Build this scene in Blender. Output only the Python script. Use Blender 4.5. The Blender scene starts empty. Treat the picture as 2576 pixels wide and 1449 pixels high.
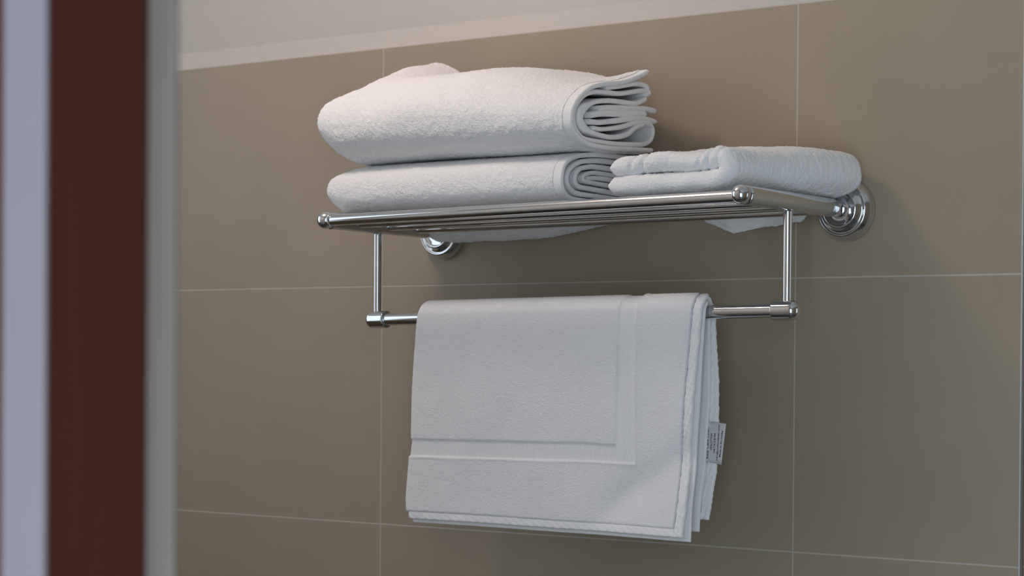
import bpy, bmesh, math
import numpy as np
from mathutils import Vector, Matrix

scene = bpy.context.scene
COL = scene.collection

# ------------------------------------------------------------------ camera
cam_d = bpy.data.cameras.new('camera')
cam = bpy.data.objects.new('camera', cam_d)
COL.objects.link(cam)
R_ = Vector((0.79079461, 0.61203679, 0.00740602))
U_ = Vector((-0.01476508, 0.00697852, 0.99986664))
F_ = Vector((-0.61190348, 0.7907985, -0.01455535))
M = Matrix((R_, U_, -F_)).transposed().to_4x4()
M.translation = Vector((1.81402618, -2.07451295, 0.20861038))
cam.matrix_world = M
cam_d.sensor_fit = 'HORIZONTAL'
cam_d.sensor_width = 36.0
cam_d.lens = 36.0 * 5477.41508 / 2576.0
cam_d.shift_y = (984.214 - 724.5) / 2576.0
cam_d.clip_start = 0.02
cam_d.dof.use_dof = True
cam_d.dof.focus_distance = 2.34
cam_d.dof.aperture_fstop = 8.8
scene.camera = cam

# ------------------------------------------------------------------ view / world
scene.view_settings.view_transform = 'Standard'
scene.view_settings.look = 'None'
scene.view_settings.gamma = 1.0
scene.view_settings.exposure = -0.02
world = bpy.data.worlds.new('world')
scene.world = world
world.use_nodes = True
world.node_tree.nodes['Background'].inputs[0].default_value = (0.70, 0.89, 1.0, 1)
world.node_tree.nodes['Background'].inputs[1].default_value = 0.22

# ------------------------------------------------------------------ lights
def area(name, loc, target, sx, sy, power, color, shape='RECTANGLE'):
    d = bpy.data.lights.new(name, 'AREA')
    d.shape = shape
    d.size = sx
    if shape in ('RECTANGLE', 'ELLIPSE'):
        d.size_y = sy
    d.energy = power
    d.color = color
    o = bpy.data.objects.new(name, d)
    COL.objects.link(o)
    o.location = loc
    o.rotation_euler = (Vector(target) - Vector(loc)).to_track_quat('-Z', 'Y').to_euler()
    return o

lamp_d = bpy.data.lights.new('ceiling_lamp_light', 'POINT')      # frosted globe of the room's ceiling lamp
lamp_d.energy = 7.3
lamp_d.color = (1.0, 0.862, 0.78)
lamp_d.shadow_soft_size = 0.07
lamp = bpy.data.objects.new('ceiling_lamp_light', lamp_d)
COL.objects.link(lamp)
lamp.location = (0.09, -0.57, 1.05)
area('window_daylight', (-0.98, -0.82, 0.48), (0.6, -0.20, 0.10), 0.95, 1.2, 5.5, (0.72, 0.86, 1.0))
area('bedroom_daylight', (1.75, -3.1, -0.20), (0.6, -0.1, 0.25), 2.4, 2.2, 66.0, (0.74, 0.89, 1.04))
area('alcove_fill', (2.42, 0.50, 0.15), (0.86, 0.42, 0.10), 0.5, 1.1, 1.8, (0.80, 0.91, 1.0))  # added cool fill, not a known window; brightens the reveal at the right corner

# ------------------------------------------------------------------ helpers
def mat(name):
    m = bpy.data.materials.new(name)
    m.use_nodes = True
    return m, m.node_tree, m.node_tree.nodes['Principled BSDF']

def N(nt, kind, **kw):
    n = nt.nodes.new(kind)
    for k, v in kw.items():
        setattr(n, k, v)
    return n

def math_n(nt, op, a, b=None, c=None):
    n = nt.nodes.new('ShaderNodeMath')
    n.operation = op
    for i, v in enumerate((a, b, c)):
        if v is None:
            continue
        if isinstance(v, (int, float)):
            n.inputs[i].default_value = v
        else:
            nt.links.new(v, n.inputs[i])
    return n.outputs[0]

def empty(name, loc=(0, 0, 0)):
    o = bpy.data.objects.new(name, None)
    o.empty_display_size = 0.05
    COL.objects.link(o)
    o.location = loc
    return o

def tag(o, label=None, cat=None, group=None, kind=None):
    if label: o['label'] = label
    if cat: o['category'] = cat
    if group: o['group'] = group
    if kind: o['kind'] = kind
    return o

def link(name, me, m, parent=None, smooth=True):
    o = bpy.data.objects.new(name, me)
    COL.objects.link(o)
    if m is not None:
        me.materials.append(m)
    if smooth:
        me.polygons.foreach_set('use_smooth', np.ones(len(me.polygons), dtype=bool))
    if parent is not None:
        o.parent = parent
        o.location = -parent.location
    return o

def np_mesh(name, verts, quads):
    verts = np.ascontiguousarray(verts, dtype=np.float32)
    quads = np.ascontiguousarray(quads, dtype=np.int32)
    me = bpy.data.meshes.new(name)
    me.vertices.add(len(verts))
    me.vertices.foreach_set('co', verts.ravel())
    k = quads.shape[1]
    me.loops.add(len(quads) * k)
    me.loops.foreach_set('vertex_index', quads.ravel())
    me.polygons.add(len(quads))
    me.polygons.foreach_set('loop_start', np.arange(0, len(quads) * k, k, dtype=np.int32))
    me.polygons.foreach_set('loop_total', np.full(len(quads), k, dtype=np.int32))
    me.update(calc_edges=True)
    me.validate()
    return me

def box(name, lo, hi, m, parent=None, bevel=0.0):
    bm = bmesh.new()
    bmesh.ops.create_cube(bm, size=1.0)
    lo, hi = Vector(lo), Vector(hi)
    for v in bm.verts:
        v.co = Vector([lo[i] + (v.co[i] + 0.5) * (hi[i] - lo[i]) for i in range(3)])
    if bevel:
        bmesh.ops.bevel(bm, geom=bm.edges[:], offset=bevel, segments=3, affect='EDGES', profile=0.5)
    me = bpy.data.meshes.new(name)
    bm.to_mesh(me); bm.free()
    return link(name, me, m, parent, smooth=False)

def lathe(name, prof, origin, axis, m, parent=None, n=64):
    """prof: list of (radius, distance along axis)"""
    full = [prof[0]]
    for (r0, h0), (r1, h1) in zip(prof, prof[1:]):      # guard rings keep long straight runs truly straight in shading
        L = math.hypot(r1 - r0, h1 - h0)
        if L > .006:
            for f in (.0004 / L, .0012 / L, 1 - .0012 / L, 1 - .0004 / L):
                full.append((r0 + (r1 - r0) * f, h0 + (h1 - h0) * f))
        full.append((r1, h1))
    prof = full
    axis = Vector(axis).normalized()
    q = Vector((0, 0, 1)).rotation_difference(axis).to_matrix()
    o = Vector(origin)
    V = []
    for r, h in prof:
        for k in range(n):
            a = 2 * math.pi * k / n
            V.append(o + q @ Vector((r * math.cos(a), r * math.sin(a), h)))
    bm = bmesh.new()
    vs = [bm.verts.new(v) for v in V]
    for i in range(len(prof) - 1):
        for k in range(n):
            a, b = i * n + k, i * n + (k + 1) % n
            bm.faces.new((vs[a], vs[b], vs[b + n], vs[a + n]))
    bm.faces.new([vs[k] for k in range(n)][::-1])
    bm.faces.new([vs[(len(prof) - 1) * n + k] for k in range(n)])
    bmesh.ops.recalc_face_normals(bm, faces=bm.faces)
    bmesh.ops.remove_doubles(bm, verts=bm.verts, dist=1e-6)
    me = bpy.data.meshes.new(name)
    bm.to_mesh(me); bm.free()
    return link(name, me, m, parent)

def tube(name, a, b, r, m, parent=None, n=40, e=0.0008):
    a, b = Vector(a), Vector(b)
    L = (b - a).length
    e = min(e, r * .5)
    prof = [(r - e, 0), (r - e * .3, e * .3), (r, e), (r, L - e), (r - e * .3, L - e * .3), (r - e, L)]
    return lathe(name, prof, a, b - a, m, parent, n)

# value noise in numpy
_rng = np.random.RandomState(7)
_tab = _rng.rand(64, 64, 64).astype(np.float32)
def vnoise(P):
    i = np.floor(P).astype(np.int64)
    f = P - i
    f = f * f * (3 - 2 * f)
    i &= 63
    j = (i + 1) & 63
    x0, y0, z0 = i[..., 0], i[..., 1], i[..., 2]
    x1, y1, z1 = j[..., 0], j[..., 1], j[..., 2]
    fx, fy, fz = f[..., 0], f[..., 1], f[..., 2]
    c = (((_tab[x0, y0, z0] * (1 - fx) + _tab[x1, y0, z0] * fx) * (1 - fy) +
          (_tab[x0, y1, z0] * (1 - fx) + _tab[x1, y1, z0] * fx) * fy) * (1 - fz) +
         ((_tab[x0, y0, z1] * (1 - fx) + _tab[x1, y0, z1] * fx) * (1 - fy) +
          (_tab[x0, y1, z1] * (1 - fx) + _tab[x1, y1, z1] * fx) * fy) * fz)
    return c * 2 - 1

def catmull(pts, ds, closed=False):
    """smooth a polyline and resample it at even arc length"""
    P = np.array(pts, float)
    if closed:
        Q = np.vstack([P[-1], P, P[0], P[1]])
    else:
        Q = np.vstack([2 * P[0] - P[1], P, 2 * P[-1] - P[-2]])
    out = []
    for k in range(1, len(Q) - 2):
        t = np.linspace(0, 1, 16, endpoint=False)[:, None]
        p0, p1, p2, p3 = Q[k - 1], Q[k], Q[k + 1], Q[k + 2]
        out.append(.5 * (2 * p1 + (p2 - p0) * t + (2 * p0 - 5 * p1 + 4 * p2 - p3) * t ** 2 + (3 * p1 - p0 - 3 * p2 + p3) * t ** 3))
    out.append(Q[len(Q) - 2][None] if not closed else Q[1][None])
    C = np.vstack(out)
    d = np.r_[0, np.cumsum(np.linalg.norm(np.diff(C, axis=0), axis=1))]
    n = max(4, int(round(d[-1] / ds)))
    s = np.linspace(0, d[-1], n + 1)
    return np.stack([np.interp(s, d, C[:, k]) for k in range(C.shape[1])], 1), s

def ribbon_outline(pts, th, ds, closed=False):
    """centre line -> (centre points, unit normals, half thickness) around both sides as one closed loop"""
    C, s = catmull(pts, ds, closed)
    if not closed:                                     # closer samples where the end rounds off
        r = th / 2
        u = r * (1 - np.cos(np.linspace(0, math.pi / 2, 7)))
        s2 = np.unique(np.r_[u, s[(s > r * 1.15) & (s < s[-1] - r * 1.15)], s[-1] - u])
        C = np.stack([np.interp(s2, s, C[:, k]) for k in (0, 1)], 1); s = s2
        T = np.gradient(C, s, axis=0)
    if closed:
        C, s = C[:-1], s[:-1]
        T = np.roll(C, -1, 0) - np.roll(C, 1, 0)
    T /= np.linalg.norm(T, axis=1)[:, None] + 1e-12
    Nn = np.stack([-T[:, 1], T[:, 0]], 1)
    h = np.full(len(C), th / 2)
    if not closed:
        L = s[-1]
        e = np.minimum(s, L - s)
        r = th / 2
        h = np.where(e < r, th / 2 * np.cbrt(np.clip(1 - np.abs(1 - e / r) ** 3, 0.0, 1)), th / 2)
    return C, Nn, h

def cloth(name, pts, th, xs, to3d, m, parent=None, ds=.0015, closed=False, amp=.0005, freq=430.,
          round_ends=(True, True), round_len=None, disp=None, low=0.0, thick=None):
    """A folded sheet: a centre line of thickness th swept along stations xs.
    to3d(a, b, x) maps profile coordinates and station to world points; the pile is real relief along the normals."""
    C, Nn, h = ribbon_outline(pts, th, ds, closed)
    if thick is not None:
        h = h * thick(C)
    n, k = len(C), len(xs)
    rl = round_len or th / 2
    fac = np.ones(k)
    e0, e1 = xs - xs[0], xs[-1] - xs
    if round_ends[0]: fac = np.minimum(fac, np.where(e0 < rl, np.sqrt(np.clip(1 - (1 - e0 / rl) ** 2, .0, 1)), 1))
    if round_ends[1]: fac = np.minimum(fac, np.where(e1 < rl, np.sqrt(np.clip(1 - (1 - e1 / rl) ** 2, .0, 1)), 1))
    fac = np.maximum(fac, .04)
    def side(sg):
        a = C[:, 0][None] + sg * Nn[:, 0][None] * h[None] * fac[:, None]
        b = C[:, 1][None] + sg * Nn[:, 1][None] * h[None] * fac[:, None]
        x = np.repeat(xs[:, None], n, 1)
        return to3d(a, b, x)
    sides = []
    for sg in (1, -1):
        P = side(sg)
        du = np.gradient(P, axis=0); dv = np.gradient(P, axis=1)
        if closed:
            dv = np.roll(P, -1, 1) - np.roll(P, 1, 1)
        nn = np.cross(du, dv); nn /= np.linalg.norm(nn, axis=2)[:, :, None] + 1e-12
        ref = P - side(-sg)
        flip = np.sign(np.sum(nn * ref, axis=2)); 
        med = np.sign(np.median(flip)) or 1.0
        nn *= med
        w = fac[:, None] * np.clip(h / (th / 2), 0, 1)[None]
        if amp:
            d = vnoise(P * freq) + .6 * vnoise(P * freq * 2.1 + 11.3)
            P = P + nn * (d * amp * w)[:, :, None]
        if low:
            P = P + nn * ((vnoise(P * 28. + 3.1) + vnoise(P * 70. + 9.7) * .4) * low * w)[:, :, None]
        if disp is not None:
            P = P + nn * disp(sg, P, C, xs)[:, :, None]
        sides.append(P)
    V = np.concatenate([sides[0].reshape(-1, 3), sides[1].reshape(-1, 3)])
    off = n * k
    I = np.arange(n * k).reshape(k, n)
    nj = n if closed else n - 1
    J = (np.arange(nj) + 1) % n
    A = I[:-1, :nj]; B = I[:-1][:, J]; Cc = I[1:][:, J]; D = I[1:, :nj]
    q1 = np.stack([A, D, Cc, B], -1).reshape(-1, 4)
    q2 = np.stack([A, B, Cc, D], -1).reshape(-1, 4) + off
    Q = [q1, q2]
    for r_, fl in ((0, False), (k - 1, True)):         # close the two cut ends
        a = I[r_, :nj]; b = I[r_][J]
        q = np.stack([a, b, b + off, a + off], -1)
        Q.append(q[:, ::-1] if fl else q)
    if not closed:                                     # close along both long edges
        for c_, fl in ((0, True), (n - 1, False)):
            a = I[:-1, c_]; b = I[1:, c_]
            q = np.stack([a, b, b + off, a + off], -1)
            Q.append(q[:, ::-1] if fl else q)
    me = np_mesh(name, V, np.concatenate(Q))
    bm = bmesh.new(); bm.from_mesh(me)
    bmesh.ops.remove_doubles(bm, verts=bm.verts, dist=2e-6)
    bmesh.ops.recalc_face_normals(bm, faces=bm.faces)
    bm.to_mesh(me); bm.free()
    return link(name, me, m, parent)

def stations(a, b, step, fine=None):
    return np.linspace(a, b, max(3, int(round((b - a) / step)) + 1))

def ends(a, b, n, fine, m=12):
    """stations from a to b, denser over the last stretch at each end"""
    return np.unique(np.r_[a + (fine * (1 - np.cos(np.linspace(0, math.pi / 2, m)))), np.linspace(a + fine, b - fine, n), b - fine * (1 - np.cos(np.linspace(0, math.pi / 2, m)))])

def smooth(a, b, x):
    t = np.clip((x - a) / (b - a), 0, 1)
    return t * t * (3 - 2 * t)

# ------------------------------------------------------------------ materials
# wall tile: 600 x 300 mm stacked, pale grout
m_tile, nt, bs = mat('taupe_wall_tile')
geo = N(nt, 'ShaderNodeNewGeometry')
sep = N(nt, 'ShaderNodeSeparateXYZ')
nt.links.new(geo.outputs['Position'], sep.inputs[0])
def grid_dist(out, size):
    f = math_n(nt, 'FRACT', math_n(nt, 'ADD', math_n(nt, 'DIVIDE', out, size), 100.5))
    return math_n(nt, 'MULTIPLY', math_n(nt, 'ABSOLUTE', math_n(nt, 'SUBTRACT', f, 0.5)), size)
dmin = math_n(nt, 'MINIMUM', grid_dist(sep.outputs[0], 0.6), grid_dist(sep.outputs[2], 0.3))
joint = N(nt, 'ShaderNodeMapRange', clamp=True)
joint.inputs[1].default_value = 0.0006
joint.inputs[2].default_value = 0.0013
joint.inputs[3].default_value = 1.0
joint.inputs[4].default_value = 0.0
nt.links.new(dmin, joint.inputs[0])
nz = N(nt, 'ShaderNodeTexNoise'); nz.inputs['Scale'].default_value = 6.0; nz.inputs['Detail'].default_value = 5.0
nt.links.new(geo.outputs['Position'], nz.inputs['Vector'])
cr = N(nt, 'ShaderNodeValToRGB')
cr.color_ramp.elements[0].position = .3; cr.color_ramp.elements[0].color = (0.320, 0.262, 0.191, 1)
cr.color_ramp.elements[1].position = .7; cr.color_ramp.elements[1].color = (0.347, 0.285, 0.204, 1)
nt.links.new(nz.outputs[0], cr.inputs[0])
mx = N(nt, 'ShaderNodeMix', data_type='RGBA')
nt.links.new(joint.outputs[0], mx.inputs['Factor'])
nt.links.new(cr.outputs[0], mx.inputs['A'])
mx.inputs['B'].default_value = (0.46, 0.42, 0.35, 1)
nt.links.new(mx.outputs['Result'], bs.inputs['Base Color'])
bs.inputs['Roughness'].default_value = 0.42
bs.inputs['Specular IOR Level'].default_value = 0.3
bp = N(nt, 'ShaderNodeBump', invert=True)
bp.inputs['Strength'].default_value = 0.5; bp.inputs['Distance'].default_value = 0.0006
nt.links.new(joint.outputs[0], bp.inputs['Height'])
nt.links.new(bp.outputs[0], bs.inputs['Normal'])

def plain(name, col, rough=.8, bump=None, metal=0., spec=.5):
    m, nt, bs = mat(name)
    bs.inputs['Roughness'].default_value = rough
    bs.inputs['Metallic'].default_value = metal
    bs.inputs['Specular IOR Level'].default_value = spec
    tc = N(nt, 'ShaderNodeTexCoord')
    nz = N(nt, 'ShaderNodeTexNoise'); nz.inputs['Scale'].default_value = bump[0] if bump else 20
    nz.inputs['Detail'].default_value = 4
    nt.links.new(tc.outputs['Object'], nz.inputs['Vector'])
    mr = N(nt, 'ShaderNodeMix', data_type='RGBA')
    mr.inputs['A'].default_value = (*[c * .96 for c in col], 1)
    mr.inputs['B'].default_value = (*[min(1, c * 1.04) for c in col], 1)
    nt.links.new(nz.outputs[0], mr.inputs['Factor'])
    nt.links.new(mr.outputs['Result'], bs.inputs['Base Color'])
    if bump:
        b = N(nt, 'ShaderNodeBump'); b.inputs['Distance'].default_value = bump[1]; b.inputs['Strength'].default_value = .5
        nt.links.new(nz.outputs[0], b.inputs['Height'])
        nt.links.new(b.outputs[0], bs.inputs['Normal'])
    return m

m_paint = plain('white_wall_paint', (0.51, 0.475, 0.44), .85, (140, .0006))
m_ceiling = plain('white_ceiling_paint', (0.78, 0.76, 0.73), .9, (90, .0005))
m_floor = plain('dark_floor_tile', (0.10, 0.095, 0.09), .4)
m_reveal = plain('pale_blue_grey_reveal', (0.80, 0.90, 0.96), .6)
m_trim = plain('satin_tile_trim', (0.55, 0.58, 0.56), .35, metal=.6)
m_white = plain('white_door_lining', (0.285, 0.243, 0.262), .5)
m_seal = plain('grey_door_seal', (0.185, 0.158, 0.132), .6)

# dark timber
m_wood, nt, bs = mat('dark_red_brown_timber')
tc = N(nt, 'ShaderNodeTexCoord'); mp = N(nt, 'ShaderNodeMapping'); mp.inputs['Scale'].default_value = (60, 60, 2.5)
nt.links.new(tc.outputs['Object'], mp.inputs[0])
nz = N(nt, 'ShaderNodeTexNoise'); nz.inputs['Scale'].default_value = 1.0; nz.inputs['Detail'].default_value = 5
nt.links.new(mp.outputs[0], nz.inputs['Vector'])
cr = N(nt, 'ShaderNodeValToRGB')
cr.color_ramp.elements[0].color = (0.065, 0.016, 0.0085, 1)
cr.color_ramp.elements[1].color = (0.10, 0.027, 0.0145, 1)
nt.links.new(nz.outputs[0], cr.inputs[0]); nt.links.new(cr.outputs[0], bs.inputs['Base Color'])
bs.inputs['Roughness'].default_value = .5
bs.inputs['Specular IOR Level'].default_value = .25

# chrome
m_chrome, nt, bs = mat('polished_chrome')
bs.inputs['Metallic'].default_value = 1.0
tc = N(nt, 'ShaderNodeTexCoord')
nz = N(nt, 'ShaderNodeTexNoise'); nz.inputs['Scale'].default_value = 40; nz.inputs['Detail'].default_value = 3
nt.links.new(tc.outputs['Object'], nz.inputs['Vector'])
mr = N(nt, 'ShaderNodeMapRange'); mr.inputs[3].default_value = .05; mr.inputs[4].default_value = .10
nt.links.new(nz.outputs[0], mr.inputs[0]); nt.links.new(mr.outputs[0], bs.inputs['Roughness'])
bs.inputs['Base Color'].default_value = (0.72, 0.73, 0.75, 1)

# terry cloth
def terry(name, col, sc, dist, weave=None):
    m, nt, bs = mat(name)
    bs.inputs['Roughness'].default_value = 1.0
    bs.inputs['Specular IOR Level'].default_value = .1
    bs.inputs['Sheen Weight'].default_value = .15
    bs.inputs['Sheen Roughness'].default_value = .6
    tc = N(nt, 'ShaderNodeTexCoord')
    nz = N(nt, 'ShaderNodeTexNoise'); nz.inputs['Scale'].default_value = sc; nz.inputs['Detail'].default_value = 3
    vo = N(nt, 'ShaderNodeTexVoronoi'); vo.inputs['Scale'].default_value = sc * .7
    mp = N(nt, 'ShaderNodeMapping')
    if weave: mp.inputs['Scale'].default_value = weave
    nt.links.new(tc.outputs['Object'], mp.inputs[0])
    nt.links.new(mp.outputs[0], nz.inputs['Vector']); nt.links.new(mp.outputs[0], vo.inputs['Vector'])
    h = math_n(nt, 'SUBTRACT', nz.outputs[0], math_n(nt, 'MULTIPLY', vo.outputs['Distance'], .6))
    b = N(nt, 'ShaderNodeBump'); b.inputs['Distance'].default_value = dist; b.inputs['Strength'].default_value = .8
    nt.links.new(h, b.inputs['Height']); nt.links.new(b.outputs[0], bs.inputs['Normal'])
    mr = N(nt, 'ShaderNodeMix', data_type='RGBA')
    mr.inputs['A'].default_value = (*[c * .93 for c in col], 1); mr.inputs['B'].default_value = (*[min(.95, c * 1.05) for c in col], 1)
    nt.links.new(nz.outputs[0], mr.inputs['Factor']); nt.links.new(mr.outputs['Result'], bs.inputs['Base Color'])
    return m
m_terry = terry('white_terry_cloth', (0.88, 0.865, 0.87), 700, .0008)
m_mat = terry('white_bath_mat_terry', (0.88, 0.862, 0.878), 1150, .0007, (.6, 1, 1.5))
m_hem = terry('white_woven_hem', (0.88, 0.865, 0.868), 1500, .0002)
m_label = plain('white_satin_label', (0.62, 0.62, 0.64), .6)
m_ink = plain('dark_label_ink', (0.03, 0.03, 0.035), .7)

# ------------------------------------------------------------------ room shell
TOP = 0.6
CEIL = 1.15
FLOOR = -1.46
XR = 0.8645
tag(box('wall_back', (-1.1, 0, FLOOR), (XR, 0.10, TOP), m_tile), kind='structure')
# plaster above the tiles with a small splayed edge where it meets them
bm = bmesh.new()
sec = [(0.001, TOP), (0.010, TOP + .0235), (0.010, CEIL), (0.10, CEIL), (0.10, TOP)]
vs = [[bm.verts.new((x, y, z)) for y, z in sec] for x in (-1.1, XR)]
for k in range(5):
    bm.faces.new((vs[0][k], vs[0][(k + 1) % 5], vs[1][(k + 1) % 5], vs[1][k]))
bm.faces.new(vs[0]); bm.faces.new(vs[1][::-1])
bmesh.ops.recalc_face_normals(bm, faces=bm.faces)
me = bpy.data.meshes.new('wall_upper'); bm.to_mesh(me); bm.free()
tag(link('wall_upper', me, m_paint, smooth=False), kind='structure')
tag(box('wall_left', (-1.2, -1.50, FLOOR), (-1.1, 0.10, CEIL), m_tile), kind='structure')
tag(box('wall_right', (XR - .10, 0.10, FLOOR), (XR + .0005, 0.90, CEIL), m_reveal), kind='structure')
tag(box('wall_far', (XR, 0.90, FLOOR), (2.5, 1.0, CEIL), m_tile), kind='structure')
tag(box('wall_side', (2.5, -1.50, FLOOR), (2.6, 1.0, CEIL), m_tile), kind='structure')
tag(box('ceiling', (-1.2, -1.50, CEIL), (2.6, 1.0, CEIL + .1), m_ceiling), kind='structure')
tag(box('floor', (-1.2, -1.50, FLOOR - .1), (2.6, 1.0, FLOOR), m_floor), kind='structure')
tag(box('wall_front', (-1.2, -1.455, FLOOR), (0.86, -1.35, CEIL), m_ceiling), kind='structure')
# tile edge trim on the outer corner
bm = bmesh.new()
tr = empty('trim_1', (XR, 0, FLOOR)); tag(tr, kind='structure')
box('trim_strip', (XR, -0.0012, FLOOR), (XR + .0018, .004, TOP), m_trim, tr, .0004)
box('trim_joint', (XR + .0018, .001, FLOOR), (XR + .0034, .004, TOP), m_seal, tr)

# doorway close to the camera
door = empty('door_1', (1.0, -1.45, FLOOR)); tag(door, kind='structure')
box('casing', (0.86, -1.4555, FLOOR), (1.0518, -1.395, CEIL), m_wood, door, .001)
box('lining', (1.0518, -1.4555, FLOOR), (1.0793, -1.4530, CEIL), m_white, door, .0008)
box('jamb', (1.0518, -1.4530, FLOOR), (1.0793, -1.3950, CEIL), m_wood, door, .0008)
box('door_seal', (1.0600, -1.3950, FLOOR), (1.0962, -1.3920, CEIL), m_seal, door, .0012)

# ------------------------------------------------------------------ towel rack
XA, XB = 0.10343, 0.66413                    # arm axes (left, right)
ZA, ZB = 0.36485, 0.37184                    # arm heights at the wall
SL, DEP = 0.01328, 0.22105
rack = empty('towel_rack', (0.3838, 0, 0.368))
tag(rack, 'chrome wall-mounted towel shelf with round flanges and a lower hanging bar', 'towel rack')
def zarm(X, d):
    t = (X - XA) / (XB - XA)
    return ZA + (ZB - ZA) * t + SL * d
FL = [(.0320, 0), (.0334, .0018), (.0337, .0045), (.0331, .0075), (.0316, .0105), (.0302, .0124), (.0293, .0140),
      (.0283, .0152), (.0272, .0154), (.0263, .0146), (.0256, .0143), (.0244, .0150), (.0228, .0166), (.0212, .0186),
      (.0202, .0200), (.0194, .0206), (.0184, .0206), (.0176, .0199), (.0160, .0194), (.0130, .0190), (.0100, .0190), (.0092, .0196)]
for X in (XA, XB):
    z0 = zarm(X, 0)
    lathe('wall_flange', FL, (X, 0, z0), (0, -1, 0), m_chrome, rack, 96)
    d_ = Vector((0, -1, SL)).normalized()
    A = [(.0086, .0170), (.0088, .0185), (.0088, .0360), (.0092, .0366), (.0097, .0372), (.0099, .0382), (.0099, DEP - .0120),
         (.0096, DEP - .0114), (.0089, DEP - .0110), (.0085, DEP - .0104)]
    arm = lathe('arm', A, (X, 0, z0), d_, m_chrome, rack, 64)
    B = [(.0083, DEP - .0106), (.0088, DEP - .0102)]
    for k in range(0, 15):
        a = math.radians(-32 + k * 122 / 14)
        B.append((max(.0001, .0099 * math.cos(a)), DEP - .0032 + .0099 * math.sin(a)))
    ball = lathe('end_ball', B, (X, 0, z0), d_, m_chrome, None, 64)
    ball.parent = arm; ball.location = (0, 0, 0)
    arm_loc = arm.location.copy()
    ball.matrix_parent_inverse = Matrix.Translation(-(rack.location + arm_loc))
def rod_ends(d, drop):
    return (XA + .004, -d, zarm(XA, d) - .0006), (XB - .004, -d, zarm(XB, d) - drop)
a, b = rod_ends(.2190, .0020)
bar = tube('front_bar', a, b, .0065, m_chrome, rack, 48)
for p_, d_ in ((a, 1),):
    ring = lathe('collar', [(.0066, 0), (.0080, .0002), (.0085, .0008), (.0085, .0018), (.0080, .0024), (.0066, .0026)],
                 (p_[0] + d_ * .0052, p_[1], p_[2]), (d_, 0, 0), m_chrome, None, 48)
    ring.parent = bar
    ring.matrix_parent_inverse = Matrix.Translation(-(rack.location + bar.location))
for d in (.166, .114, .0605):
    a, b = rod_ends(d, .0040)
    tube('shelf_rod', a, b, .0053, m_chrome, rack, 40)
YB = -.1265
ZL, ZRt = .2549, .2613
for X, zb in ((XA, ZL), (XB, ZRt)):
    lathe('drop_rod', [(.0060, 0), (.0060, .0020), (.0048, .0026), (.0048, zarm(X, .1265) - zb)],
          (X, YB, zarm(X, .1265) - .0075), (0, 0, -1), m_chrome, rack, 40)
def zbar(x):
    return ZL + (ZRt - ZL) * (x - XA) / (XB - XA)
tube('towel_bar', (XA + .003, YB, zbar(XA + .003)), (XB - .003, YB, zbar(XB - .003)), .0074, m_chrome, rack, 48)
for X, s in ((XA, -1), (XB, 1)):
    ax = Vector((s, 0, s * (ZRt - ZL) / (XB - XA))).normalized()
    st = (X - s * .0155, YB, zbar(X - s * .0155))
    C_ = [(.0076, 0), (.0096, .0001), (.0103, .0006), (.0104, .0014), (.0104, .0215)]
    for k in range(1, 9):
        a_ = math.radians(k * 90 / 8)
        C_.append((max(.0001, .0104 * math.cos(a_)), .0215 + .0088 * math.sin(a_)))
    lathe('end_cap', C_, st, ax, m_chrome, rack, 64)

# ------------------------------------------------------------------ folded bath towels
def interp_fn(tab, soft=False):
    T = np.array(sorted(tab))
    if soft:
        T = catmull(T, .001)[0]
    return lambda v: np.interp(v, T[:, 0], T[:, 1])

# -- upper, thick one
XE = 0.45
left1 = interp_fn([(.425, .122), (.4316, .1154), (.443, .101), (.455, .0903), (.4745, .0745), (.4934, .0693), (.5061, .0742), (.5172, .0961), (.5265, .118), (.545, .125)], True)
def to1(y, z, t):
    x0 = .09 + t * .36
    upw = np.clip((z - .438) / .066, 0, 1.15)
    lift = .0225 * (1 - smooth(.27, .45, x0)) - .015 * smooth(-.13, -.03, y) * (1 - smooth(.36, .45, x0))
    hump = .0215 * smooth(-.185, -.035, y) ** 1.2 * (1 - smooth(.088, .150, x0)) - .004 * smooth(-.13, -.05, y) * np.exp(-((x0 - .175) / .03) ** 2)
    dip = -.005 * np.exp(-((x0 - .17) / .05) ** 2) * np.exp(-((y + .11) / .03) ** 2)
    zz = z + upw * (lift + hump + dip)
    zz = zz - .0012 * np.sin(x0 * 22) * (1 - upw.clip(0, 1))
    x = left1(np.minimum(zz - upw * hump, .54)) * (1 - t) + XE * t
    y = y + .034 * smooth(-.105, -.066, y) * (1 - smooth(.70, .97, t)) * smooth(.48, .50, z)
    e = np.clip(t / .10, 0, 1)
    ys = -.13 + (y + .13) * (1 - .22 * (1 - np.sqrt(1 - (1 - e) ** 2)))
    wob = .0016 * vnoise(np.stack([x * 18, ys * 0 + 2.2, zz * 30], -1))
    return np.stack([x, ys + wob, zz], -1)
T1A = [(-.0669, .5299), (-.0836, .5223), (-.1153, .5124), (-.1463, .5074), (-.1695, .5021), (-.1857, .4941), (-.1999, .4836), (-.2081, .4731), (-.2098, .4632), (-.2073, .4543), (-.1989, .4474), (-.185, .4415), (-.1674, .4388), (-.133, .4385), (-.0952, .4404), (-.0564, .4424)]
T1B = [(-.0640, .5040), (-.0570, .5062), (-.0600, .5088), (-.0700, .5082), (-.0808, .5066), (-.1113, .5009), (-.1401, .4995), (-.161, .4978), (-.1779, .4932), (-.1912, .4845), (-.2005, .4743), (-.2020, .4636), (-.1990, .4563), (-.1905, .4490), (-.1790, .4452), (-.1516, .4445), (-.1205, .4446), (-.0888, .4465), (-.067, .4488), (-.054, .4550), (-.0502, .4650), (-.0543, .4712), (-.0620, .4722)]
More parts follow.
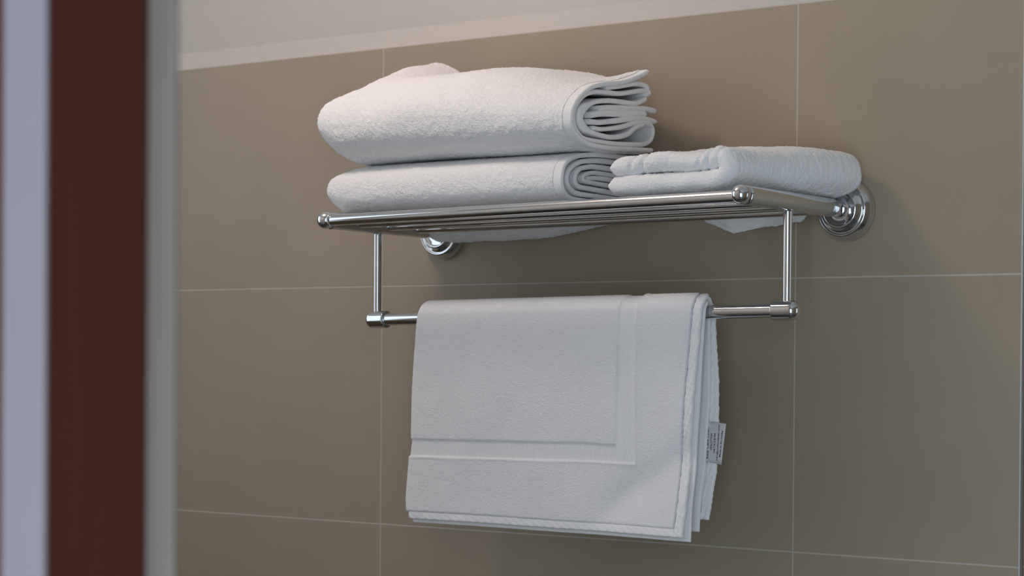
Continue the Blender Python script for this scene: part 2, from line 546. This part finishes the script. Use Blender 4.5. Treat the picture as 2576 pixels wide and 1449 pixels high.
T1C = [(-.0640, .5005), (-.0664, .4985), (-.0831, .4930), (-.1087, .4918), (-.1337, .4909), (-.1600, .4868), (-.1770, .4806), (-.1868, .4735), (-.1890, .4660), (-.1848, .4600), (-.1735, .4548), (-.1517, .4518), (-.1269, .4515), (-.1018, .4565), (-.0853, .4656), (-.0699, .4708)]
T1H = [(-.0590, .5115), (-.0680, .5150), (-.0850, .5145), (-.1150, .5082), (-.1400, .5043)]
T1D = [(-.0453, .4881), (-.0637, .4885), (-.0959, .4863), (-.1336, .4834), (-.1546, .4807)]
T1E = [(-.0649, .4828), (-.0958, .4799), (-.1335, .4773), (-.1521, .4752), (-.1703, .4717)]
T1F = [(-.0451, .476), (-.0635, .477), (-.0893, .4758), (-.121, .4703), (-.1519, .4656), (-.1739, .4646)]
T1G = [(-.0569, .4735), (-.0829, .4715), (-.1146, .4636), (-.1457, .4588), (-.1677, .4582)]
tw1 = empty('bath_towel', (.27, -.12, .437))
tag(tw1, 'thick folded white bath towel on top of the stack, layered edges facing right', 'towel', 'folded bath towels stacked on the shelf')
cloth('terry_fold', T1A, .0064, np.linspace(0, .9675, 270), to1, m_terry, tw1, ds=.0014, amp=.00070, low=.0006, round_len=.02, round_ends=(True, False))
cloth('hem', T1A, .0052, np.linspace(.9665, 1.0, 16), to1, m_hem, tw1, ds=.0016, amp=.00008, round_ends=(False, True), round_len=.006)
for p, th, cl in ((T1B, .0055, False), (T1C, .0056, False), (T1H, .0055, False), (T1D, .0062, False), (T1E, .0074, False), (T1F, .0062, False), (T1G, .0052, False)):
    cloth('inner_fold', p, th, np.r_[np.linspace(.06, .80, 30), np.linspace(.81, .975, 20), np.linspace(.977, .990, 14)], to1, m_hem, tw1, ds=.0025, closed=cl, amp=.00012, low=.0004, round_len=.008,
          thick=(lambda C: 1 + .95 * (1 - smooth(-.186, -.168, C[:, 0]))) if p is T1C else None)

# -- lower one
XE2 = 0.43
left2 = interp_fn([(.36, .110), (.3815, .0972), (.395, .0858), (.4045, .0801), (.4182, .0844), (.4289, .1031), (.44, .115)], True)
def to2(y, z, t):
    x0 = .09 + t * .34
    x = left2(z) * (1 - t) + XE2 * t
    e = np.clip(t / .10, 0, 1)
    ys = -.12 + (y + .12) * (1 - .15 * (1 - np.sqrt(1 - (1 - e) ** 2)))
    sag = .0160 * smooth(-.072, -.010, ys) * (1 - smooth(.24, .40, x)) * (1 - smooth(.372, .40, z))
    tz = zarm(x, .1) - zarm(.43, .1)
    return np.stack([x, ys, z - sag + tz * (1 - smooth(.38, .43, z)) * .6], -1)
T2A = [(-.012, .4310), (-.06, .4340), (-.1216, .4336), (-.1576, .4309), (-.1747, .4275), (-.1876, .4224), (-.1955, .4154), (-.1988, .4051), (-.1982, .3946), (-.1922, .3868), (-.1822, .3825), (-.1569, .3812), (-.1158, .3808), (-.07, .3790), (-.035, .3740), (-.010, .3715)]
T2B = [(-.02, .4262), (-.06, .4275), (-.1216, .4274), (-.1524, .4247), (-.1676, .4208), (-.1776, .4153), (-.1835, .4075), (-.1833, .3991), (-.1762, .3924), (-.1651, .3890), (-.1365, .3884), (-.07, .3865), (-.03, .3830)]
T2C = [(-.02, .4170), (-.1215, .4203), (-.1523, .4178), (-.1645, .4132), (-.1694, .4061), (-.1683, .4004), (-.1611, .3966), (-.1366, .3955), (-.03, .3905)]
T2D = [(-.02, .4105), (-.1214, .4137), (-.1452, .4118), (-.1550, .4077), (-.1550, .4050), (-.1501, .4034), (-.1367, .4026), (-.03, .3985)]
T2E = [(-.02, .4045), (-.08, .4070), (-.1214, .4083), (-.1475, .4066)]
tw2 = empty('bath_towel', (.26, -.11, .379))
tag(tw2, 'thin folded white bath towel lying on the chrome rods under the thicker towel', 'towel', 'folded bath towels stacked on the shelf')
cloth('terry_fold', T2A, .0062, np.linspace(0, .966, 240), to2, m_terry, tw2, ds=.0015, amp=.00055, low=.0005, round_len=.02, round_ends=(True, False))
cloth('hem', T2A, .0052, np.linspace(.965, 1.0, 14), to2, m_hem, tw2, ds=.0016, amp=.00006, round_ends=(False, True), round_len=.006)
for p, th in ((T2B, .0056), (T2C, .0056), (T2D, .0048), (T2E, .0050)):
    cloth('inner_fold', p, th, np.r_[np.linspace(.06, .80, 26), np.linspace(.81, .973, 18), np.linspace(.975, .988, 14)], to2, m_hem, tw2, ds=.0025, amp=.0002, low=.0003, round_len=.008)

# ------------------------------------------------------------------ hand towel
def toh(x, z, y):
    w = smooth(.50, .64, x)
    xx = x + w * (y + .2) * .27
    low = 1 - smooth(.398, .404, z)
    lift = .0035 * smooth(.60, .655, x) * (1 - smooth(.395, .42, z))
    s = np.clip((y + .061) / .041, 0, 1) ** 1.2
    drop = s * np.clip(.0385 - .155 * np.clip(xx - .535, 0, 1) - .48 * np.clip(.535 - xx, 0, 1), 0, 1) * (1 - smooth(.383, .396, z)) * (1 - smooth(.618, .645, xx))
    hi = smooth(.402, .42, z)
    bulge = .008 * np.exp(-((x - .575) / .06) ** 2) * smooth(-.19, -.10, y) * hi
    rear = .006 * smooth(-.19, -.06, y) * hi
    bunch = .0052 * np.exp(-((x - .628) / .020) ** 2) * np.exp(-((y + .19) / .03) ** 2) * hi
    saddle = -.0025 * np.exp(-((x - .600) / .018) ** 2) * hi * np.exp(-((y + .17) / .05) ** 2)
    left = -.003 * (1 - smooth(.48, .53, x)) * hi
    return np.stack([xx, y + .0012 * vnoise(np.stack([x * 60, z * 60, y * 0 + 1.3], -1)), z - .0012 * low + lift - drop + bulge + rear + bunch + saddle + left], -1)
def hdisp(sg, P, C, xs):
    """creases pressed into the upper layer near its front edge"""
    x, y, z = P[..., 0], P[..., 1], P[..., 2]
    f = np.exp(-((y + .196) / .016) ** 2) * smooth(.400, .408, z)
    d = np.zeros_like(x)
    for cx, wd, dp in ((.520, .0024, .0030), (.534, .0026, .0038), (.566, .0016, .0008), (.604, .0024, .0026), (.614, .0020, .0030), (.626, .0022, .0026)):
        d -= dp * np.exp(-((x - cx - (z - .41) * .25) / wd) ** 2)
    return d * f
HP = [(.4925, .3925), (.52, .3928), (.56, .3930), (.60, .3930), (.622, .3940), (.6345, .3985), (.6365, .4055), (.630, .4115), (.612, .4135), (.59, .4125), (.56, .4140), (.525, .4130), (.494, .4110)]
ht = empty('hand_towel', (.58, -.11, .383))
tag(ht, 'small folded white hand towel on the right end of the chrome shelf', 'towel')
cloth('terry_fold', HP, .0200, np.r_[np.linspace(-.2045, -.19, 26), np.linspace(-.1885, -.03, 105), np.linspace(-.0288, -.018, 12)], toh, m_terry, ht, ds=.0014, amp=.00070, low=.0014, round_len=.010, disp=hdisp)

# ------------------------------------------------------------------ bath mat over the lower bar
matroot = empty('bath_mat', (.365, YB, .262))
tag(matroot, 'white terry bath mat with woven border hanging over the lower chrome bar', 'bath mat')
R1 = interp_fn([(.2641, .5721), (.2203, .5676), (.17, .5617), (.0949, .5573), (.0519, .5519), (.0289, .5476), (.01, .546)])
R2 = interp_fn([(.2601, .5725), (.212, .5690), (.1701, .5669), (.0949, .562), (.0517, .5552), (.0217, .553), (.01, .552)])
R3 = interp_fn([(.265, .5640), (.2459, .5640), (.1698, .5655), (.094, .5613), (.0616, .5564), (.0263, .5549), (.01, .554)])
R4 = interp_fn([(.262, .5640), (.2544, .5655), (.2248, .5676), (.1868, .572), (.1445, .5734), (.0942, .5727), (.0409, .5643), (.01, .563)])
L1 = interp_fn([(.2674, .1831), (.2329, .1792), (.2098, .1763), (.1636, .1725), (.1127, .1705), (.0894, .1665), (.0475, .162), (.0313, .1627), (.0185, .1659)])
HW = .0110                                            # hem width
def sheet(front_r, back_r, x_off, outer):
    def f(y, z, t):
        w = smooth(-.1345, -.1195, y)                 # front -> back over the bar
        xr = front_r(z) * (1 - w) + back_r(z) * w
        xl = L1(z) + x_off
        x = xl * (1 - t) + xr * t
        zt = (zbar(x) - zbar(.365)) * smooth(.10, .26, z)
        fr = 1 - w
        hang = 1 - smooth(.02, .24, z)
        wave = .0022 * np.sin(x * 26 + z * 9 + .6) * hang + .0016 * np.sin(x * 11 - z * 16) * hang
        d = (x - .535) * .508 - (zt + z - .095) * .861            # the lower corner lifts forward along a soft crease
        lift = (-.25 * .004 * np.log1p(np.exp(np.clip(d / .004, -30, 30))) + .0050 * np.exp(-(d / .020) ** 2)) * smooth(.41, .48, x)
        soft = .0013 * vnoise(np.stack([x * 19, x * 0 + 4.4, z * 9], -1)) + .0008 * vnoise(np.stack([x * 45, x * 0 + 1.7, z * 22], -1))
        curl = (lift + soft * smooth(.27, .20, z)) * fr
        x = x - lift * fr * .55
        yy = y + (wave * (1 - .75 * w) + curl) * (1. if outer else .8)
        return np.stack([x, yy, z + zt], -1)
    return f
def drape(rad, zf, zb, conv):
    """front bottom -> over the bar -> back bottom, in (y, z)"""
    zc = zbar(.365)
    P = [(YB - rad + conv, zf), (YB - rad + conv * .8, zf + .05), (YB - rad + conv * .45, zf + .12), (YB - rad, zc - .03)]
    for k in range(0, 9):
        a = math.pi - math.pi * k / 8
        P.append((YB + rad * math.cos(a), zc + rad * math.sin(a)))
    P += [(YB + rad, zc - .03), (YB + rad - conv * .45, zb + .12), (YB + rad - conv * .8, zb + .05), (YB + rad - conv, zb)]
    return P
def pile(sg, P, C, xs):
    """terry pile, the recessed woven frame and the seam groove on the outer face"""
    x, y, z = P[..., 0], P[..., 1], P[..., 2]
    front = y < YB
    xa = np.interp(z, [.10, .1177, .1899, .2671], [.4600, .4607, .4642, .4682])
    xb = np.interp(z, [.098, .1902, .2668], [.4865, .4881, .4915])
    za = np.interp(x, [.17, .42, .4586], [.1152, .1178, .1168])
    zb_ = np.interp(x, [.17, .4281, .488], [.0949, .0977, .0972])
    e = .0009
    vband = smooth(-e, e, x - xa) * smooth(-e, e, xb - x) * smooth(-e, e, z - zb_)
    hband = smooth(-e, e, za - z) * smooth(-e, e, z - zb_) * smooth(-e, e, xb - x)
    band = np.maximum(vband, hband * front)
    rough = vnoise(P * np.array([480., 520., 760.])) + .5 * vnoise(P * 1000.)
    h = .0016 + .00020 * rough
    ribs = .00010 * np.sin(np.where(vband > .5, x, x) * 2 * math.pi / .0016)
    ridge = .0010 * np.exp(-((x - xb - .0006) / .0011) ** 2) * (z > zb_ - .001) + .0008 * np.exp(-((z - zb_ + .0004) / .0011) ** 2) * front * (x < xb)
    h = h * (1 - band) + band * (.0001 + ribs) + ridge
    return h if sg == OUT else .0004 * rough
def hem_relief(sg, P, C, xs):
    z, x = P[..., 2], P[..., 0]
    return .0005 + .00022 * np.sin((z * .9 + x * .5) * 2 * math.pi / .0062) + .00020 * np.sin((x - z * .35) * 2 * math.pi / .0058) + .00015 * vnoise(P * 160.)
OUT = 1
f_out = sheet(R1, R4, 0.0, True)
f_in = sheet(R2, R3, .0030, False)
ZF1, ZB1 = .0225, .0400
D1 = drape(.0172, ZF1 + .0095, ZB1 + .0095, .006)
D1full = drape(.0172, ZF1, ZB1, .006)
D2 = drape(.0112, .0178, .0265, .004)
TH = 1 - .0112 / .385
def cut(path, zf_lo, zf_hi):
    return path
panel = cloth('terry_panel', D1, .0044, np.r_[np.unique(.0008 + .012 * (1 - np.cos(np.linspace(0, math.pi / 2, 10)))), np.linspace(.014, TH, 300)], f_out, m_mat, matroot, ds=.0013, amp=0, disp=pile, round_ends=(True, False), round_len=.012)
m_band, nt, bs = mat('flat_woven_band')
bs.inputs['Base Color'].default_value = (0.87, 0.855, 0.865, 1)
bs.inputs['Roughness'].default_value = .9
bs.inputs['Specular IOR Level'].default_value = .15
g_ = N(nt, 'ShaderNodeNewGeometry'); sp = N(nt, 'ShaderNodeSeparateXYZ'); nt.links.new(g_.outputs['Position'], sp.inputs[0])
rb = math_n(nt, 'SINE', math_n(nt, 'MULTIPLY', sp.outputs[0], 2 * math.pi / .00175))
b_ = N(nt, 'ShaderNodeBump'); b_.inputs['Distance'].default_value = .00016; b_.inputs['Strength'].default_value = .8
nt.links.new(rb, b_.inputs['Height']); nt.links.new(b_.outputs[0], bs.inputs['Normal'])
panel.data.materials.append(m_band)
pm = panel.data
co = np.empty(len(pm.polygons) * 3, np.float32); pm.polygons.foreach_get('center', co); co = co.reshape(-1, 3)
bx, by, bz = co[:, 0], co[:, 1], co[:, 2]
sel_v = (bx > np.interp(bz, [.10, .1177, .1899, .2671], [.4600, .4607, .4642, .4682])) & (bx < np.interp(bz, [.098, .1902, .2668], [.4865, .4881, .4915])) & (bz > .097)
sel_h = (bz < np.interp(bx, [.17, .42, .4586], [.1152, .1178, .1168])) & (bz > np.interp(bx, [.17, .4281, .488], [.0949, .0977, .0972])) & (bx < .4868) & (by < YB)
pm.polygons.foreach_set('material_index', (sel_v | sel_h).astype(np.int32))
cloth('side_hem', D1full, .0040, ends(TH + .0022, 1, 8, .0055, 10), f_out, m_hem, matroot, ds=.0016, amp=.00012, disp=hem_relief, round_len=.0045)
zc0 = D1[0]; y0 = D1full[0][0]
cloth('bottom_hem', [(y0, ZF1), (y0 - .0001, ZF1 + .004), (D1[0][0], ZF1 + .0084)], .0042, ends(.006, TH + .001, 190, .012, 10), f_out, m_hem, matroot, ds=.0014, amp=.00012, disp=hem_relief, round_len=.01)
yb_ = D1full[-1][0]
cloth('bottom_hem', [(yb_, ZB1), (yb_ + .0001, ZB1 + .004), (D1[-1][0], ZB1 + .0084)], .0042, ends(.006, TH + .001, 120, .012, 10), f_out, m_hem, matroot, ds=.0014, amp=.00012, disp=hem_relief, round_len=.01)
cloth('inner_panel', D2, .0042, ends(0, 1, 120, .008, 12), f_in, m_hem, matroot, ds=.0025, amp=.00015, low=.0003, round_len=.006)

# sewn-in care label on the rear panel's edge
LQ = [(.5590, .1440), (.5739, .1438), (.5858, .1424)]
LB = [(.5580, .1007), (.5724, .1002), (.5809, .0989)]
LY = [-.1166, -.1172, -.1174, -.1174]
Vl, Fl = [], []
for k in range(9):
    for j in range(13):
        s = j / 12
        top = np.array([np.interp(s, [0, .55, 1], [p[i] for p in LQ]) for i in (0, 1)])
        bot = np.array([np.interp(s, [0, .55, 1], [p[i] for p in LB]) for i in (0, 1)])
        p = top + (bot - top) * k / 8
        Vl.append((p[0], np.interp(s, [0, .2, .4, 1], LY) + .0008 * math.sin(s * 3.0 + k * .2) * s, p[1]))
n1 = len(Vl)
Vl += [(x, y + .0004, z) for x, y, z in Vl]
for k in range(8):
    for j in range(12):
        a = k * 13 + j
        Fl.append((a, a + 13, a + 14, a + 1)); Fl.append((n1 + a, n1 + a + 1, n1 + a + 14, n1 + a + 13))
rim = [j for j in range(13)] + [k * 13 + 12 for k in range(1, 9)] + [8 * 13 + j for j in range(11, -1, -1)] + [k * 13 for k in range(7, 0, -1)]
for i in range(len(rim)):
    a, b = rim[i], rim[(i + 1) % len(rim)]
    Fl.append((a, b, b + n1, a + n1))
me = np_mesh('care_label', np.array(Vl), np.array(Fl))
label = link('care_label', me, m_label, matroot)
label['label'] = 'white printed care label sewn to the rear edge'
def label_pt(s, v):
    top = [np.interp(s, [0, .55, 1], [p[i] for p in LQ]) for i in (0, 1)]
    bot = [np.interp(s, [0, .55, 1], [p[i] for p in LB]) for i in (0, 1)]
    return (bot[0] + (top[0] - bot[0]) * v, np.interp(s, [0, .2, .4, 1], LY) + .0008 * math.sin(s * 3.0 + (1 - v) * 1.6) * s, bot[1] + (top[1] - bot[1]) * v)
def lettering(text, s, v0, v1, hgt):
    cu = bpy.data.curves.new('lettering', 'FONT')
    cu.body = text; cu.size = 1.0; cu.resolution_u = 2; cu.offset = .022
    tmp = bpy.data.objects.new('lettering', cu); COL.objects.link(tmp)
    dg = bpy.context.evaluated_depsgraph_get()
    me = bpy.data.meshes.new_from_object(tmp.evaluated_get(dg))
    bpy.data.objects.remove(tmp)
    co = np.array([v.co[:] for v in me.vertices])
    w = co[:, 0].max()
    for v, c in zip(me.vertices, co):
        p = label_pt(s - (c[1] - .35) * hgt, v0 + (v1 - v0) * c[0] / w)
        v.co = (p[0], p[1] - .00012, p[2])
    me.name = 'lettering'
    o = link('lettering', me, m_ink, None, smooth=False)
    o.parent = label; o.matrix_parent_inverse = Matrix.Translation(-matroot.location - label.location)
for txt, s, v0, v1 in (('Easy Care Linen', .165, .10, .86), ('100%COTTON', .335, .30, .72), ('+94 714 318 994', .490, .24, .73), ('info@cottonlinen.com', .665, .07, .95), ('Made in Sri Lanka', .845, .17, .82)):
    lettering(txt, s, v0, v1, 0.125)

# loose threads
def thread(pts, parent, r=.00022):
    C, s = catmull(pts, .0008)
    V, F = [], []
    for i, p in enumerate(C):
        for k in range(6):
            a = k * math.pi / 3
            V.append((p[0] + r * math.cos(a), p[1] + r * math.sin(a) * .7, p[2] + r * .7 * math.sin(a)))
    for i in range(len(C) - 1):
        for k in range(6):
            F.append((i * 6 + k, i * 6 + (k + 1) % 6, (i + 1) * 6 + (k + 1) % 6, (i + 1) * 6 + k))
    return link('loose_thread', np_mesh('loose_thread', np.array(V), np.array(F)), m_hem, parent)
thread([(.5447, -.1488, .2118), (.5470, -.1506, .2085), (.5483, -.1504, .2060), (.5496, -.1490, .2012)], matroot)
thread([(.5700, -.1090, .2085), (.5720, -.1095, .2095), (.5735, -.1105, .2112), (.5748, -.1105, .2114)], matroot)
